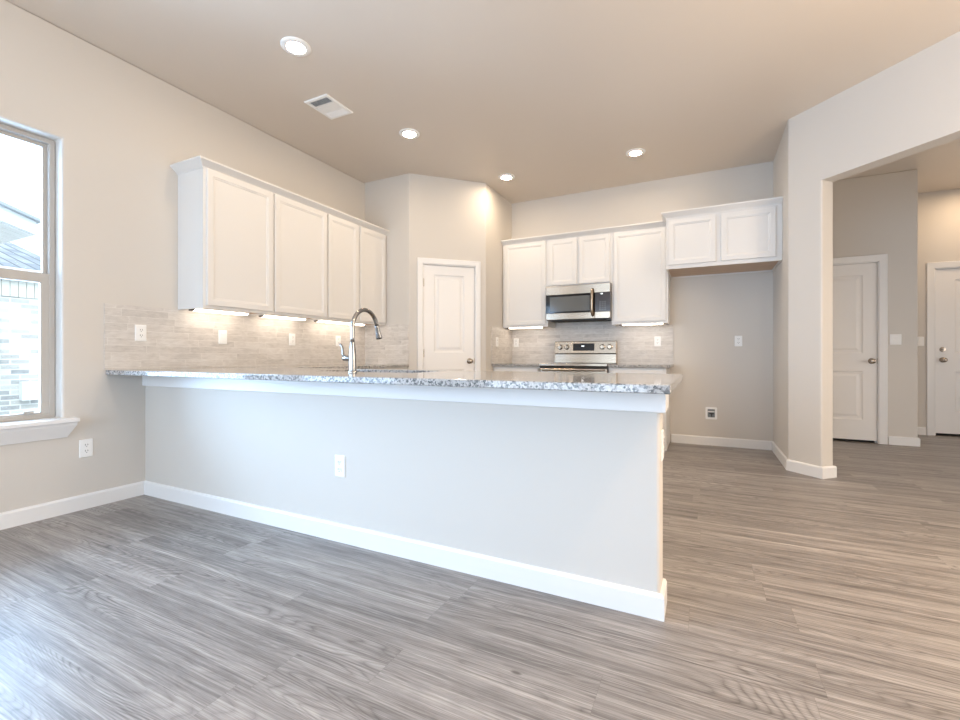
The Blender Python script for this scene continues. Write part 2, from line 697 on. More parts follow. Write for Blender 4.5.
def dup(root, loc, rotz, label, group=None):
    r = root.copy(); COL.objects.link(r)
    r.location = loc; r.rotation_euler = (0, 0, rotz); r['label'] = label
    if group:
        r['group'] = group
    for ch in list(root.children):
        c = ch.copy(); COL.objects.link(c); c.parent = r
        for g in list(ch.children):
            d = g.copy(); COL.objects.link(d); d.parent = c
    return r


def struct(name, bm, mat, parent=None, **kw):
    o = obj(name, bm, mat, parent, **kw)
    if parent is None:
        o['kind'] = 'structure'
    return o


# ------------------------------------------------------------------ room dimensions
L = 3.603        # left wall at x = -L
YB = 5.617       # kitchen back wall
H = 3.05         # ceiling
YS = 4.165       # short wall at the pantry
AX, BX, BY = -2.966, -2.318, 4.813
YP = 1.822       # peninsula half wall, room face
YR = -3.1        # rear wall
XR = 2.75        # living room right wall
CZ = 0.899       # countertop
HY = 6.563       # hall wall with the closet door
EY = 7.56        # entry wall
s45 = math.sqrt(0.5)

# floor and ceiling
bm = bmn(); box(bm, -L - 0.2, 4.4, YR - 0.2, EY + 0.2, -0.1, 0.0); struct('floor', bm, M['floor'])
bm = bmn(); box(bm, -L - 0.2, 4.4, YR - 0.2, EY + 0.2, H, H + 0.1); struct('ceiling', bm, M['ceiling'])

# left wall with the window opening in view and one more behind the camera
WY0, WY1, WZ0, WZ1 = 0.42, 1.352, 0.604, 2.361
ys = [YR - 0.2, -1.9, -0.1, WY0, WY1, YB + 0.2]
zs = [0, WZ0, WZ1, H]
bm = bmn()
slab(bm, ys, zs, lambda i, j: not (j == 1 and i in (1, 3)), -L - 0.16, -L, lambda a, b, c: (c, a, b))
struct('wall_left', bm, M['wall'], bevel=0.012, seg=3)
# rear wall with wide glazing
xs = [-L, -3.1, -0.6, XR]
bm = bmn()
slab(bm, xs, [0, 0.25, 2.4, H], lambda i, j: not (j == 1 and i == 1), YR - 0.16, YR, lambda a, b, c: (a, c, b))
struct('wall_rear', bm, M['wall'])
# kitchen back wall
bm = bmn(); box(bm, -L, 0.79, YB, YB + 0.12, 0, H); struct('wall_kitchen', bm, M['wall'])
# pantry corner: short wall, angled wall with door hole, side wall
u45 = Vector((s45, s45)); A = Vector((AX, YS)); B = Vector((BX, BY))
DS0, DS1, DZ = 0.150, 0.790, 2.052


def pw(s, off=0.0):
    p = A + u45 * s + Vector((-s45, s45)) * off
    return (p.x, p.y)


TH = 0.10
inA = (AX - TH * math.tan(R(22.5)), YS + TH)
inB = (BX - TH, BY + TH * math.tan(R(22.5)))
bm = bmn()
full = [(-L, YS), (AX, YS), (BX, BY), (BX, YB), (BX - TH, YB), inB, inA, (-L, YS + TH)]
plan(bm, fillet(full, [0, .022, .022, 0, 0, 0, 0, 0]), DZ, H)
plan(bm, fillet([(-L, YS), (AX, YS), pw(DS0), pw(DS0, TH), inA, (-L, YS + TH)], [0, .022, 0, 0, 0, 0]), 0, DZ)
plan(bm, fillet([pw(DS1), (BX, BY), (BX, YB), (BX - TH, YB), inB, pw(DS1, TH)], [0, .022, 0, 0, 0, 0]), 0, DZ)
struct('wall_pantry', bm, M['wall'])
# dark pantry interior behind the closed door
bm = bmn(); box(bm, 0.02, 0.9, 0.10, 0.13, 0, 2.2)
o = struct('wall_pantry_inner', bm, M['wall']); o.location = (AX, YS, 0); o.rotation_euler = (0, 0, R(45))

# fridge alcove side, column, angled wall with the wide opening
C = Vector((0.660, 4.690)); d2 = Vector((s45, -s45)); n2 = Vector((s45, s45))
S0, S1, S2, T2, OZ = 0.283, 2.55, 2.96, 0.135, 2.42


def cw(s, t=0.0):
    p = C + d2 * s + n2 * t
    return (p.x, p.y)


bk = 0.79
kx = (bk - (C.x + n2.x * T2)) / d2.x
inC = cw(kx, T2)
bm = bmn()
plan(bm, fillet([(0.660, YB), tuple(C), cw(S0), cw(S0, T2), inC, (bk, YB)], [0, .02, .015, .015, 0, 0]), 0, OZ)
plan(bm, fillet([(0.660, YB), tuple(C), cw(S2), cw(S2, T2), inC, (bk, YB)], [0, .02, 0, 0, 0, 0]), OZ, H)
plan(bm, [cw(S1), cw(S2), cw(S2, T2), cw(S1, T2)], 0, OZ)
struct('wall_passage', bm, M['wall'])
# living room right wall, hall walls
bm = bmn(); box(bm, XR, XR + 0.12, YR - 0.16, C.y - 0.70 * 2.95, 0, H); struct('wall_right', bm, M['wall'])
bm = bmn(); box(bm, XR + 0.12, 4.4, 2.4, 2.52, 0, H); struct('wall_hall_near', bm, M['wall'])
bm = bmn(); box(bm, 4.28, 4.4, 2.52, EY, 0, H); struct('wall_hall_right', bm, M['wall'])
# hall wall with the closet door
HX0, HX1 = 0.79, 2.112
HD0, HD1, HDZ = 1.008, 1.782, 2.072
bm = bmn()
slab(bm, [HX0, HD0, HD1, HX1], [0, HDZ, H], lambda i, j: not (i == 1 and j == 0), HY, HY + 0.12, lambda a, b, c: (a, c, b))
box(bm, HX1 - 0.12, HX1, HY + 0.12, EY, 0, H)
struct('wall_hall', bm, M['wall'], bevel=0.008)
bm = bmn(); box(bm, bk, 0.91, YB + 0.12, HY, 0, H); struct('wall_hall_left', bm, M['wall'])
bm = bmn(); box(bm, HD0 - 0.2, HD1 + 0.15, HY + 0.121, HY + 0.14, 0, 2.2); struct('closet_shade_panel', bm, M['gap'])  # near-black panel; shade behind the closet door put into its colour
# entry wall with front door
ED0, ED1, EDZ = 2.585, 3.50, 2.09
bm = bmn()
slab(bm, [HX1, ED0, ED1, 4.28], [0, EDZ, H], lambda i, j: not (i == 1 and j == 0), EY, EY + 0.14, lambda a, b, c: (a, c, b))
struct('wall_entry', bm, M['wall'])
bm = bmn(); box(bm, ED0 - 0.1, ED1 + 0.1, EY + 0.14, EY + 0.16, 0, 2.2); struct('entry_shade_panel', bm, M['gap'])  # near-black panel painting in the shade behind the front door
# peninsula half wall
PX = -0.146
bm = bmn()
plan(bm, fillet([(-L, YP), (PX, YP), (PX, YP + 0.132), (-L, YP + 0.132)], [0, .016, .016, 0]), 0, 0.866)
struct('wall_peninsula', bm, M['wall'])

# ------------------------------------------------------------------ baseboards and trim
BB = [(0, 0), (0.015, 0), (0.015, 0.084), (0.009, 0.094), (0, 0.096)]


def baseboard(name, path):
    b = bmn(); moulding(b, path, BB); return struct(name, b, M['white_trim'])


baseboard('baseboard_left', [(-L, YR), (-L, YP)])
baseboard('baseboard_peninsula', [(-L, YP), (PX, YP), (PX, YP + 0.132)][::1])
baseboard('baseboard_alcove', [(-0.33, YB), (0.660, YB), tuple(C), cw(S0), cw(S0, T2), cw(S0 - 0.1, T2)])
baseboard('baseboard_pantry', [pw(DS1 + 0.075), (BX, BY), (BX, 5.02)])
baseboard('baseboard_hall', [(HD1 + 0.08, HY), (HX1, HY), (HX1, EY)])
baseboard('baseboard_entry', [(HX1, EY), (ED0 - 0.08, EY)])
baseboard('baseboard_rear', [(XR, YR), (-L, YR)])
# board under the peninsula counter
bm = bmn()
moulding(bm, [(-L, YP), (PX, YP), (PX, YP + 0.15)], [(0, 0.780), (0.018, 0.780), (0.020, 0.783), (0.020, 0.866), (0, 0.866)])
struct('trim_1', bm, M['white_trim'])
# crown over the left run, over the back run and over the fridge cabinet


def crown_prof(z0, z1, out=0.045):
    return [(0, z0), (0.006, z0), (0.010, z0 + 0.010), (out, z1 - 0.012), (out, z1), (0, z1)]


UD = 0.33
bm = bmn()
moulding(bm, [(-L, 2.045), (-L + UD - .02, 2.045), (-L + UD - .02, YS)], crown_prof(2.378, 2.436, 0.055))
struct('trim_2', bm, M['cabinet'])
FU = YB - UD + .02
bm = bmn()
moulding(bm, [(BX, FU), (-0.345, FU)], crown_prof(2.412, 2.470, 0.05))
struct('trim_3', bm, M['cabinet'])
FD = 0.63
FF = YB - FD + .02
bm = bmn()
moulding(bm, [(-0.345, FU - .05), (-0.345, FF), (0.659, FF)], crown_prof(2.412, 2.470, 0.045))
struct('trim_4', bm, M['cabinet'])

# ------------------------------------------------------------------ doors


def door_leaf(bm, x0, x1, z0, z1, yf, t, panels):
    """two-panel moulded door: front skin with sunk and raised panels, plus back and edges"""
    zs_ = [z0] + [z for p in panels for z in (p[2], p[3])] + [z1]
    px0, px1 = panels[0][0], panels[0][1]
    xs_ = [x0, px0, px1, x1]
    for i in range(3):
        for j in range(len(zs_) - 1):
            if i == 1 and j % 2 == 1:
                rings_panel(bm, xs_[1], xs_[2], zs_[j], zs_[j + 1],
                            [(0, yf), (0.004, yf + 0.004), (0.016, yf + 0.009), (0.036, yf + 0.009), (0.058, yf + 0.003)])
            else:
                quad(bm, [(xs_[i], yf, zs_[j]), (xs_[i + 1], yf, zs_[j]), (xs_[i + 1], yf, zs_[j + 1]), (xs_[i], yf, zs_[j + 1])])
    yb = yf + t
    quad(bm, [(x0, yb, z0), (x1, yb, z0), (x1, yb, z1), (x0, yb, z1)])
    for a, b in (((x0, z0), (x1, z0)), ((x1, z0), (x1, z1)), ((x1, z1), (x0, z1)), ((x0, z1), (x0, z0))):
        quad(bm, [(a[0], yf, a[1]), (b[0], yf, b[1]), (b[0], yb, b[1]), (a[0], yb, a[1])])
    bmesh.ops.remove_doubles(bm, verts=bm.verts[:], dist=1e-5)


KNOB = [(0, 0), (0.032, 0), (0.033, 0.004), (0.028, 0.009), (0.013, 0.013), (0.012, 0.028), (0.018, 0.034), (0.027, 0.042),
        (0.029, 0.052), (0.026, 0.061), (0.015, 0.067), (0, 0.068)]
BOLT = [(0, 0), (0.031, 0), (0.031, 0.006), (0.027, 0.012), (0.010, 0.013), (0.009, 0.022), (0, 0.022)]


def door(name, loc, rotz, x0, x1, zt, panels, knob_x, knob_z, hinge_x, cas=0.062, bolt=None, gapz=0.012, clip=None):
    """x0..x1 is the rough hole in the wall; local y = 0 is the wall face, front is -y"""
    t = thing(name, None, None, loc, rotz, kind='structure')
    j = 0.014
    b = bmn()
    box(b, x0, x0 + j, -0.002, 0.10, 0, zt); box(b, x1 - j, x1, -0.002, 0.10, 0, zt); box(b, x0, x1, -0.002, 0.10, zt - j, zt)
    box(b, x0 + j, x0 + j + .01, 0.05, 0.075, 0, zt - j); box(b, x1 - j - .01, x1 - j, 0.05, 0.075, 0, zt - j); box(b, x0 + j, x1 - j, 0.05, 0.075, zt - j - .01, zt - j)
    obj('door_jamb', b, M['white_trim'], t)
    # casing: mitred flat moulding in one piece round the hole
    b = bmn()
    r = 0.006
    prof = [(0, 0), (0, -0.010), (0.008, -0.014), (cas - 0.016, -0.017), (cas - 0.004, -0.019), (cas, -0.016), (cas, 0)]
    path = [(x0 + r, 0, -1, 0), (x0 + r, zt - r, -1, 1), (x1 - r, zt - r, 1, 1), (x1 - r, 0, 1, 0)]
    rg = [[b.verts.new((px + sx * o_, y_, pz + sz * o_)) for o_, y_ in prof] for px, pz, sx, sz in path]
    for a_, c_ in zip(rg, rg[1:]):
        for k in range(len(prof)):
            k2 = (k + 1) % len(prof)
            b.faces.new((a_[k], a_[k2], c_[k2], c_[k]))
    b.faces.new(rg[0]); b.faces.new(rg[-1][::-1])
    obj('door_casing', b, M['white_trim'], t)
    b = bmn()
    lx0, lx1 = x0 + j + 0.003, x1 - j - 0.003
    door_leaf(b, lx0, lx1, gapz, zt - j - 0.003, 0.012, 0.035, panels)
    leaf = obj('door_leaf', b, M['door'], t)
    b = bmn(); lathe(b, KNOB, (knob_x, 0.012, knob_z), '-y', 28)
    k = obj('door_knob', b, M['nickel'], t, smooth=True); k['label'] = 'satin nickel round door knob'
    if bolt:
        b = bmn(); lathe(b, BOLT, (knob_x, 0.012, bolt), '-y', 28); box(b, knob_x - .004, knob_x + .004, -.022, -.006, bolt - .014, bolt + .014)
        smooth_by_angle(obj('deadbolt', b, M['nickel'], t))['label'] = 'satin nickel deadbolt above the knob'
    # latch plate on the strike side
    side = 1 if abs(knob_x - lx1) < abs(knob_x - lx0) else -1
    ex = lx1 if side > 0 else lx0
    b = bmn(); box(b, ex - 0.001, ex + side * 0.0165, 0.004, 0.0125, knob_z - 0.030, knob_z + 0.030)
    obj('latch_plate', b, M['nickel'], t)
    hx = lx0 if hinge_x < 0 else lx1
    for hz in (0.25, zt / 2, zt - 0.22):
        b = bmn(); tube(b, [(hx, 0.006, hz - 0.045), (hx, 0.006, hz + 0.045)], 0.006, 10)
        obj('hinge', b, M['nickel'], t, smooth=False)
    return t


door('door_1', (AX, YS, 0), R(45), DS0 - 0.0, DS1, DZ,
     [(0.290, 0.652, 0.235, 0.836), (0.290, 0.652, 1.035, 1.930)], 0.716, 0.934, -1)
door('door_2', (0, HY, 0), 0, HD0, HD1, HDZ,
     [(1.155, 1.640, 0.260, 0.822), (1.155, 1.640, 1.026, 1.925)], 1.717, 0.936, -1, cas=0.075, gapz=0.028)
door('door_3', (0, EY, 0), 0, ED0, ED1, EDZ,
     [(2.78, 3.30, 0.30, 0.80), (2.78, 3.30, 1.03, 1.94)], 2.668, 0.945, 1, cas=0.078, bolt=1.075, gapz=0.03)

# ------------------------------------------------------------------ window in the left wall
w = thing('window_1', None, None, (-L, 0, 0), 0, kind='structure')


def frame_yz(b, y0, y1, z0, z1, x0, x1, wd, wt=None, wb_=None):
    wt = wt or wd; wb_ = wb_ or wd
    slab(b, [y0, y0 + wd, y1 - wd, y1], [z0, z0 + wb_, z1 - wt, z1], lambda i, j: not (i == 1 and j == 1), x0, x1, lambda a, c, d: (d, a, c))


b = bmn(); frame_yz(b, WY0 + .001, WY1 - .001, WZ0, WZ1 - .001, -0.155, -0.085, 0.030)
obj('window_frame', b, M['vinyl'], w, bevel=0.004)
b = bmn(); frame_yz(b, WY0 + .028, WY1 - .029, 1.470, WZ1 - .03, -0.146, -0.118, 0.022, 0.022, 0.045)
obj('upper_sash', b, M['vinyl'], w, bevel=0.003)
b = bmn(); frame_yz(b, WY0 + .028, WY1 - .029, WZ0 + .005, 1.512, -0.117, -0.088, 0.042, 0.062, 0.034)
obj('lower_sash', b, M['vinyl'], w, bevel=0.004)
b = bmn(); box(b, -0.134, -0.130, WY0 + .045, WY1 - .045, 1.50, WZ1 - .045)
obj('upper_pane', b, M['pane'], w)
b = bmn(); box(b, -0.104, -0.100, WY0 + .06, WY1 - .06, WZ0 + .03, 1.46)
obj('lower_pane', b, M['pane'], w)
b = bmn(); box(b, -0.088, -0.078, 1.20, 1.245, WZ0 + .039, WZ0 + .053); box(b, -0.088, -0.070, 1.20, 1.245, WZ0 + .039, WZ0 + .043)
obj('sash_lift', b, M['vinyl'], w, bevel=0.001)
b = bmn()
extrude(b, [(-0.085, WY1, 0.603), (-0.085, WY0, 0.603), (0.0, WY0, 0.603), (0.0, WY0 - .085, 0.603), (0.075, WY0 - .085, 0.603), (0.075, WY1 + .062, 0.603), (0.0, WY1 + .062, 0.603), (0.0, WY1, 0.603)], (0, 0, -0.024))
obj('window_sill', b, M['white_trim'], w, bevel=0.003)
b = bmn()
moulding(b, [(0, WY1 + .012), (0.002, WY1 + .012), (0.002, WY0 - .03), (0, WY0 - .03)][::-1],
         [(0, 0.482), (0.010, 0.482), (0.014, 0.492), (0.045, 0.556), (0.048, 0.579), (0, 0.579)])
obj('window_apron', b, M['white_trim'], w)
# dining window behind the camera
w3 = thing('window_3', None, None, (-L, 0, 0), 0, kind='structure')
b = bmn()
slab(b, [-1.899, -1.86, -1.03, -0.97, -0.14, -0.101], [WZ0 + .001, WZ0 + .04, WZ1 - .04, WZ1 - .001], lambda i, j: not (j == 1 and i in (1, 3)), -0.155, -0.085, lambda a, c, d: (d, a, c))
obj('window_frame', b, M['vinyl'], w3)
# glazing behind the camera
w2 = thing('window_2', None, None, (0, YR, 0), 0, kind='structure')
b = bmn()
slab(b, [-3.1, -3.04, -2.28, -2.22, -1.48, -1.42, -0.66, -0.6], [0.25, 0.31, 2.34, 2.4], lambda i, j: not (j == 1 and i in (1, 3, 5)), -0.11, -0.05, lambda a, c, d: (a, d, c))
obj('window_frame', b, M['vinyl'], w2)

# ------------------------------------------------------------------ cabinets
DOOR_LV = lambda yf: [(0, yf + 0.019), (0, yf + 0.0025), (0.0025, yf), (0.043, yf), (0.046, yf + 0.003), (0.055, yf + 0.004), (0.059, yf + 0.008), (0.070, yf + 0.008)]


def panel_door(name, parent, x0, x1, z0, z1, yf, flat=False):
    b = bmn()
    lv = DOOR_LV(yf) if not flat else [(0, yf + .019), (0, yf + .003), (.003, yf)]
    f = rings_panel(b, x0, x1, z0, z1, lv)
    b.faces.new(f[::-1])
    return obj(name, b, M['cabinet'], parent)


def wall_cabinet(label, loc, rotz, w_, z0, z1, depth, doors, group, underside='cabinet', under_rec=0.014):
    """local: x along the wall, y = 0 at the wall, front at -depth"""
    t = thing('wall_cabinet', label, 'cabinet', loc, rotz, group)
    fy = -depth + 0.02
    b = bmn()
    th = 0.016
    box(b, 0, th, fy, -0.001, z0, z1); box(b, w_ - th, w_, fy, -0.001, z0, z1)      # sides
    box(b, th, w_ - th, fy, -0.001, z1 - th, z1)                                  # top
    box(b, th, w_ - th, -0.012, -0.001, z0, z1 - th)                              # back
    box(b, th, w_ - th, fy, fy + 0.019, z0, z0 + 0.045); box(b, th, w_ - th, fy, fy + 0.019, z1 - 0.05, z1 - th)
    if len(doors) > 1:
        m = (doors[0][1] + doors[1][0]) / 2
        box(b, m - 0.03, m + 0.03, fy, fy + 0.019, z0 + 0.045, z1 - 0.05)
    for x0, x1 in ((th, doors[0][0] + 0.02), (doors[-1][1] - 0.02, w_ - th)):
        box(b, x0, x1, fy, fy + 0.019, z0 + 0.045, z1 - 0.05)
    obj('cabinet_body', b, M['cabinet'], t)
    b = bmn(); box(b, th, w_ - th, fy + 0.0195, -0.0125, z0 + under_rec, z0 + under_rec + 0.014)
    o = obj('bottom_panel', b, M['raw_wood'], t)
    o['label'] = 'unpainted wood underside'
    for x0, x1, a, c in doors:
        panel_door('cabinet_door', t, x0, x1, a, c, -depth)
    return t


ZB = 1.355
GL, GB = 'white wall cabinets along the sink wall', 'white wall cabinets around the microwave'
rl = R(90)
wall_cabinet('single-door white wall cabinet with exposed side panel, at the window end of its row',
             (-L, 2.045, 0), rl, 0.597, 1.348, 2.392, UD, [(0.022, 0.584, 1.370, 2.378)], GL)
wall_cabinet('single-door white wall cabinet between the exposed-side cabinet and the double-door one by the pantry',
             (-L, 2.642, 0), rl, 0.610, 1.348, 2.392, UD, [(0.010, 0.598, 1.370, 2.378)], GL)
wall_cabinet('double-door white wall cabinet above the faucet, ending at the pantry corner',
             (-L, 3.252, 0), rl, 0.911, 1.348, 2.392, UD, [(0.012, 0.428, 1.370, 2.378), (0.468, 0.890, 1.370, 2.378)], GL)
wall_cabinet('tall single-door white wall cabinet between the pantry corner and the microwave',
             (-2.310, YB, 0), 0, 0.600, ZB, 2.425, UD, [(0.030, 0.578, 1.382, 2.406)], GB)
wall_cabinet('short double-door white cabinet directly above the stainless microwave',
             (-1.710, YB, 0), 0, 0.763, 1.832, 2.425, UD, [(0.020, 0.360, 1.850, 2.402), (0.390, 0.745, 1.850, 2.402)], GB)
wall_cabinet('tall single-door white wall cabinet between the microwave and the fridge alcove',
             (-0.947, YB, 0), 0, 0.602, ZB, 2.425, UD, [(0.026, 0.580, 1.382, 2.402)], GB)
wall_cabinet('deep double-door white cabinet bridging the top of the empty fridge alcove',
             (-0.345, YB, 0), 0, 1.004, 1.888, 2.425, FD, [(0.024, 0.455, 1.926, 2.386), (0.500, 0.952, 1.926, 2.386)], GB)


def base_cabinet(label, loc, rotz, w_, doors, drawers, depth=0.60, zt=0.867):
    t = thing('base_cabinet', label, 'cabinet', loc, rotz, 'white base cabinets')
    fy = -depth
    b = bmn()
    th = 0.016
    for x in (0, w_ - th):
        extrude(b, [(x, -0.001, 0), (x, fy + 0.075, 0), (x, fy + 0.075, 0.10), (x, fy, 0.10), (x, fy, zt), (x, -0.001, zt)], (th, 0, 0))
    box(b, th, w_ - th, fy + 0.02, -0.001, 0.10, 0.116); box(b, th, w_ - th, fy + 0.075, fy + 0.09, 0, 0.10)
    box(b, th, w_ - th, -0.012, -0.001, 0.116, zt)
    for z0, z1 in ((0.10, 0.13), (0.685, 0.71), (0.835, zt)):
        box(b, th, w_ - th, fy, fy + 0.019, z0, z1)
    for x0, x1 in ((th, 0.045), (w_ - 0.045, w_ - th)):
        box(b, x0, x1, fy, fy + 0.019, 0.13, 0.835)
    obj('cabinet_body', b, M['cabinet'], t)
    for x0, x1 in doors:
        panel_door('cabinet_door', t, x0, x1, 0.118, 0.690, fy - 0.02)
    for x0, x1 in drawers:
        panel_door('drawer_front', t, x0, x1, 0.703, 0.846, fy - 0.02, True)
    return t


base_cabinet('white base cabinet between the pantry side wall and the range', (-2.316, YB, 0), 0, 0.608, [(0.03, 0.585)], [(0.03, 0.585)])
base_cabinet('white base cabinet between the range and the fridge alcove, its end panel exposed', (-0.926, YB, 0), 0, 0.581, [(0.02, 0.560)], [(0.02, 0.560)])
base_cabinet('white base cabinet along the sink wall, behind the peninsula by the pantry corner', (-L, 2.60, 0), rl, 1.563,
             [(0.45, 0.80), (0.82, 1.17), (1.19, 1.53)], [(0.45, 0.80), (0.82, 1.17), (1.19, 1.53)], 0.61)

# ------------------------------------------------------------------ countertops
CB = 0.868
SX0, SX1, SY0, SY1 = -2.21, -1.45, 2.06, 2.445
xs = [-L, -2.966, SX0, SX1, -0.095]
ys = [1.580, SY0, SY1, 2.565, YS]
bm = bmn()
slab(bm, xs, ys, lambda i, j: (j < 3 and not (i == 2 and j == 1)) or i == 0, CB, CZ)
tag(obj('countertop', bm, M['granite'], bevel=0.004), 'large speckled granite countertop capping the peninsula and turning along the sink wall', 'countertop')
bm = bmn(); box(bm, BX, -1.706, 4.978, YB, CB, CZ)
tag(obj('countertop', bm, M['granite'], bevel=0.003), 'short granite countertop between the pantry side wall and the range', 'countertop')
bm = bmn(); box(bm, -0.927, -0.302, 4.978, YB, CB, CZ)
tag(obj('countertop', bm, M['granite'], bevel=0.003), 'short granite countertop between the range and the fridge alcove', 'countertop')

# peninsula cabinets on the kitchen side carry the counter and the sink
t = base_cabinet('white base cabinets on the kitchen side of the peninsula, under the sink', (-0.20, YP + 0.133, 0), R(180), 2.77,
                 [(0.02, 0.62), (0.64, 1.24), (1.26, 1.66), (1.68, 2.08), (2.10, 2.74)], [(0.02, 0.62), (0.64, 1.24), (1.26, 2.08), (2.10, 2.74)], 0.57)

# sink: a steel bowl hung under the opening
t = thing('kitchen_sink', 'stainless undermount sink bowl behind the faucet in the peninsula counter', 'sink', (-1.83, 2.2525, CB))
b = bmn()
hw, hd, dp = 0.375, 0.187, 0.20
prof = [(0.02, -0.001), (-0.004, -0.001), (-0.010, -dp + 0.03), (-0.035, -dp)]
rg = []
for o_, z_ in prof:
    rg.append([b.verts.new((x, y, z_)) for x, y in rrect(-hw - o_, hw + o_, -hd - o_, hd + o_, 0.03 if o_ < 0.01 else 0.01, 5)])
for a_, c_ in zip(rg, rg[1:]):
    for k in range(len(a_)):
        b.faces.new((a_[k], a_[(k + 1) % len(a_)], c_[(k + 1) % len(a_)], c_[k]))
b.faces.new(rg[-1])
o = obj('sink_bowl', b, M['steel'], t, smooth=False)
md = o.modifiers.new('thick', 'SOLIDIFY'); md.thickness = 0.0015; md.offset = -1
b = bmn(); lathe(b, [(0, 0.006), (0.02, 0.004), (0.04, 0.006), (0.045, 0.001), (0.045, 0)], (0, 0, -dp))
obj('drain', b, M['chrome'], t, smooth=True)

# ------------------------------------------------------------------ backsplashes
TT = 0.009
bm = bmn(); box(bm, -L + .001, -L + TT, 1.571, YS, CZ + .0005, 1.3475)
tag(obj('backsplash', bm, M['tile']), 'long stacked-stone tile backsplash on the sink wall beside the window', 'backsplash', 'stone tile backsplashes')
bm = bmn(); box(bm, -L + TT, AX, YS - TT, YS, CZ, 1.358)
tag(obj('backsplash', bm, M['tile']), 'square of stone tile backsplash on the short wall left of the pantry door', 'backsplash', 'stone tile backsplashes')
bm = bmn(); box(bm, BX, -0.312, YB - TT, YB, CZ, 1.42)
for v in bm.verts:
    pass
bm.free()
bm = bmn()
slab(bm, [BX + TT, -1.709, -0.948, -0.312], [CZ + .0005, 1.354, 1.416], lambda i, j: j == 0 or i == 1, YB - TT, YB - .001, lambda a, c, d: (a, d, c))
tag(obj('backsplash', bm, M['tile']), 'stone tile backsplash behind the range and under the microwave', 'backsplash', 'stone tile backsplashes')
bm = bmn(); box(bm, BX, BX + TT, 4.952, YB, CZ, 1.354)
tag(obj('backsplash', bm, M['tile']), 'narrow stone tile backsplash on the pantry side wall beside the range counter', 'backsplash', 'stone tile backsplashes')

# ------------------------------------------------------------------ outlets and switches


def plate_mesh(w_, h_, d=0.006):
    b = bmn()
    o_ = rrect(-w_ / 2, w_ / 2, -h_ / 2, h_ / 2, 0.004)
    i_ = rrect(-w_ / 2 + .004, w_ / 2 - .004, -h_ / 2 + .004, h_ / 2 - .004, 0.003)
    va = [b.verts.new((x, 0, z)) for x, z in o_]
    vb = [b.verts.new((x, -d * .5, z)) for x, z in o_]
    vc = [b.verts.new((x, -d, z)) for x, z in i_]
    n = len(o_)
    for p, q in ((va, vb), (vb, vc)):
        for k in range(n):
            b.faces.new((p[k], p[(k + 1) % n], q[(k + 1) % n], q[k]))
    b.faces.new(vc); b.faces.new(va[::-1])
    return b


def prism_y(b, poly, y0, y1):
    extrude(b, [(x, y0, z) for x, z in poly], (0, y1 - y0, 0))


def make_outlet(label, loc, rotz, group='duplex outlets'):
    t = thing('wall_outlet', label, 'outlet', loc, rotz, group)
    obj('cover_plate', plate_mesh(0.072, 0.116), M['plate'], t)
    for z in (-0.0195, 0.0195):
        b = bmn(); prism_y(b, rrect(-.0165, .0165, z - .014, z + .014, .009), -0.006, -0.0085)
        r = obj('receptacle', b, M['plate'], t)
        b = bmn()
        box(b, -.0078, -.0050, -.0085, -.0089, z - .001, z + .009); box(b, .0050, .0078, -.0085, -.0089, z - .001, z + .009)
        lathe(b, [(0, .0089), (.0026, .0089), (.0026, .0085)], (0, 0, z - .0075), '-y', 10)
        obj('slots', b, M['slot'], r)
    b = bmn(); lathe(b, [(.003, .006), (.003, .0068), (0, .0072)], (0, 0, 0), '-y', 10)
    obj('screw', b, M['plate'], t)
    return t


def make_switch(label, loc, rotz, gang=1, wide=None, group='wall switches'):
    t = thing('wall_switch', label, 'switch', loc, rotz, group)
    w_ = wide or 0.072 + 0.046 * (gang - 1)
    obj('cover_plate', plate_mesh(w_, 0.116), M['plate'], t)
    for g in range(gang):
        x = (g - (gang - 1) / 2) * 0.046
        b = bmn()
        extrude(b, [(x - .0165, -.006, -.033), (x - .0165, -.0072, -.033), (x - .0165, -.0115, .030), (x - .0165, -.006, .033)], (.033, 0, 0))
        obj('rocker', b, M['plate'], t)
    return t


ex = -L + TT
o1 = make_outlet('duplex outlet low on the wall under the window sill, beside the peninsula', (-L, 1.474, 0.393), rl)
dup(o1, (ex, 1.787, 1.157), rl, 'duplex outlet on the unlit window end of the stone backsplash')
dup(o1, (ex, 3.104, 1.155), rl, 'duplex outlet on the backsplash below the second under-cabinet light')
dup(o1, (ex, 3.72, 1.158), rl, 'duplex outlet on the backsplash just behind the faucet handle')
dup(o1, (-1.745, YP, 0.403), 0, 'duplex outlet in the middle of the pale peninsula front')
dup(o1, (PX, YP + 0.066, 0.645), rl, 'white outlet plate on the narrow end of the peninsula wall')
dup(o1, (-2.248, YB - TT, 1.172), 0, 'duplex outlet on the back wall tile under the cabinet beside the pantry corner')
dup(o1, (BX + TT, 5.115, 1.170), rl, 'outlet on the narrow tiled pantry side wall')
dup(o1, (-0.478, YB - TT, 1.165), 0, 'duplex outlet on the tile between the range and the fridge alcove')
dup(o1, (0.341, YB, 1.157), 0, 'duplex outlet halfway up the empty fridge alcove')
s1 = make_switch('rocker switch on the backsplash below the first under-cabinet light', (ex, 2.397, 1.152), rl)
make_switch('wide white switch plate beside the hall closet door', (1.923, HY, 1.178), 0, 1, 0.100)
make_switch('wide switch plate beside the front entry door casing', (2.43, EY, 1.178), 0, 2)

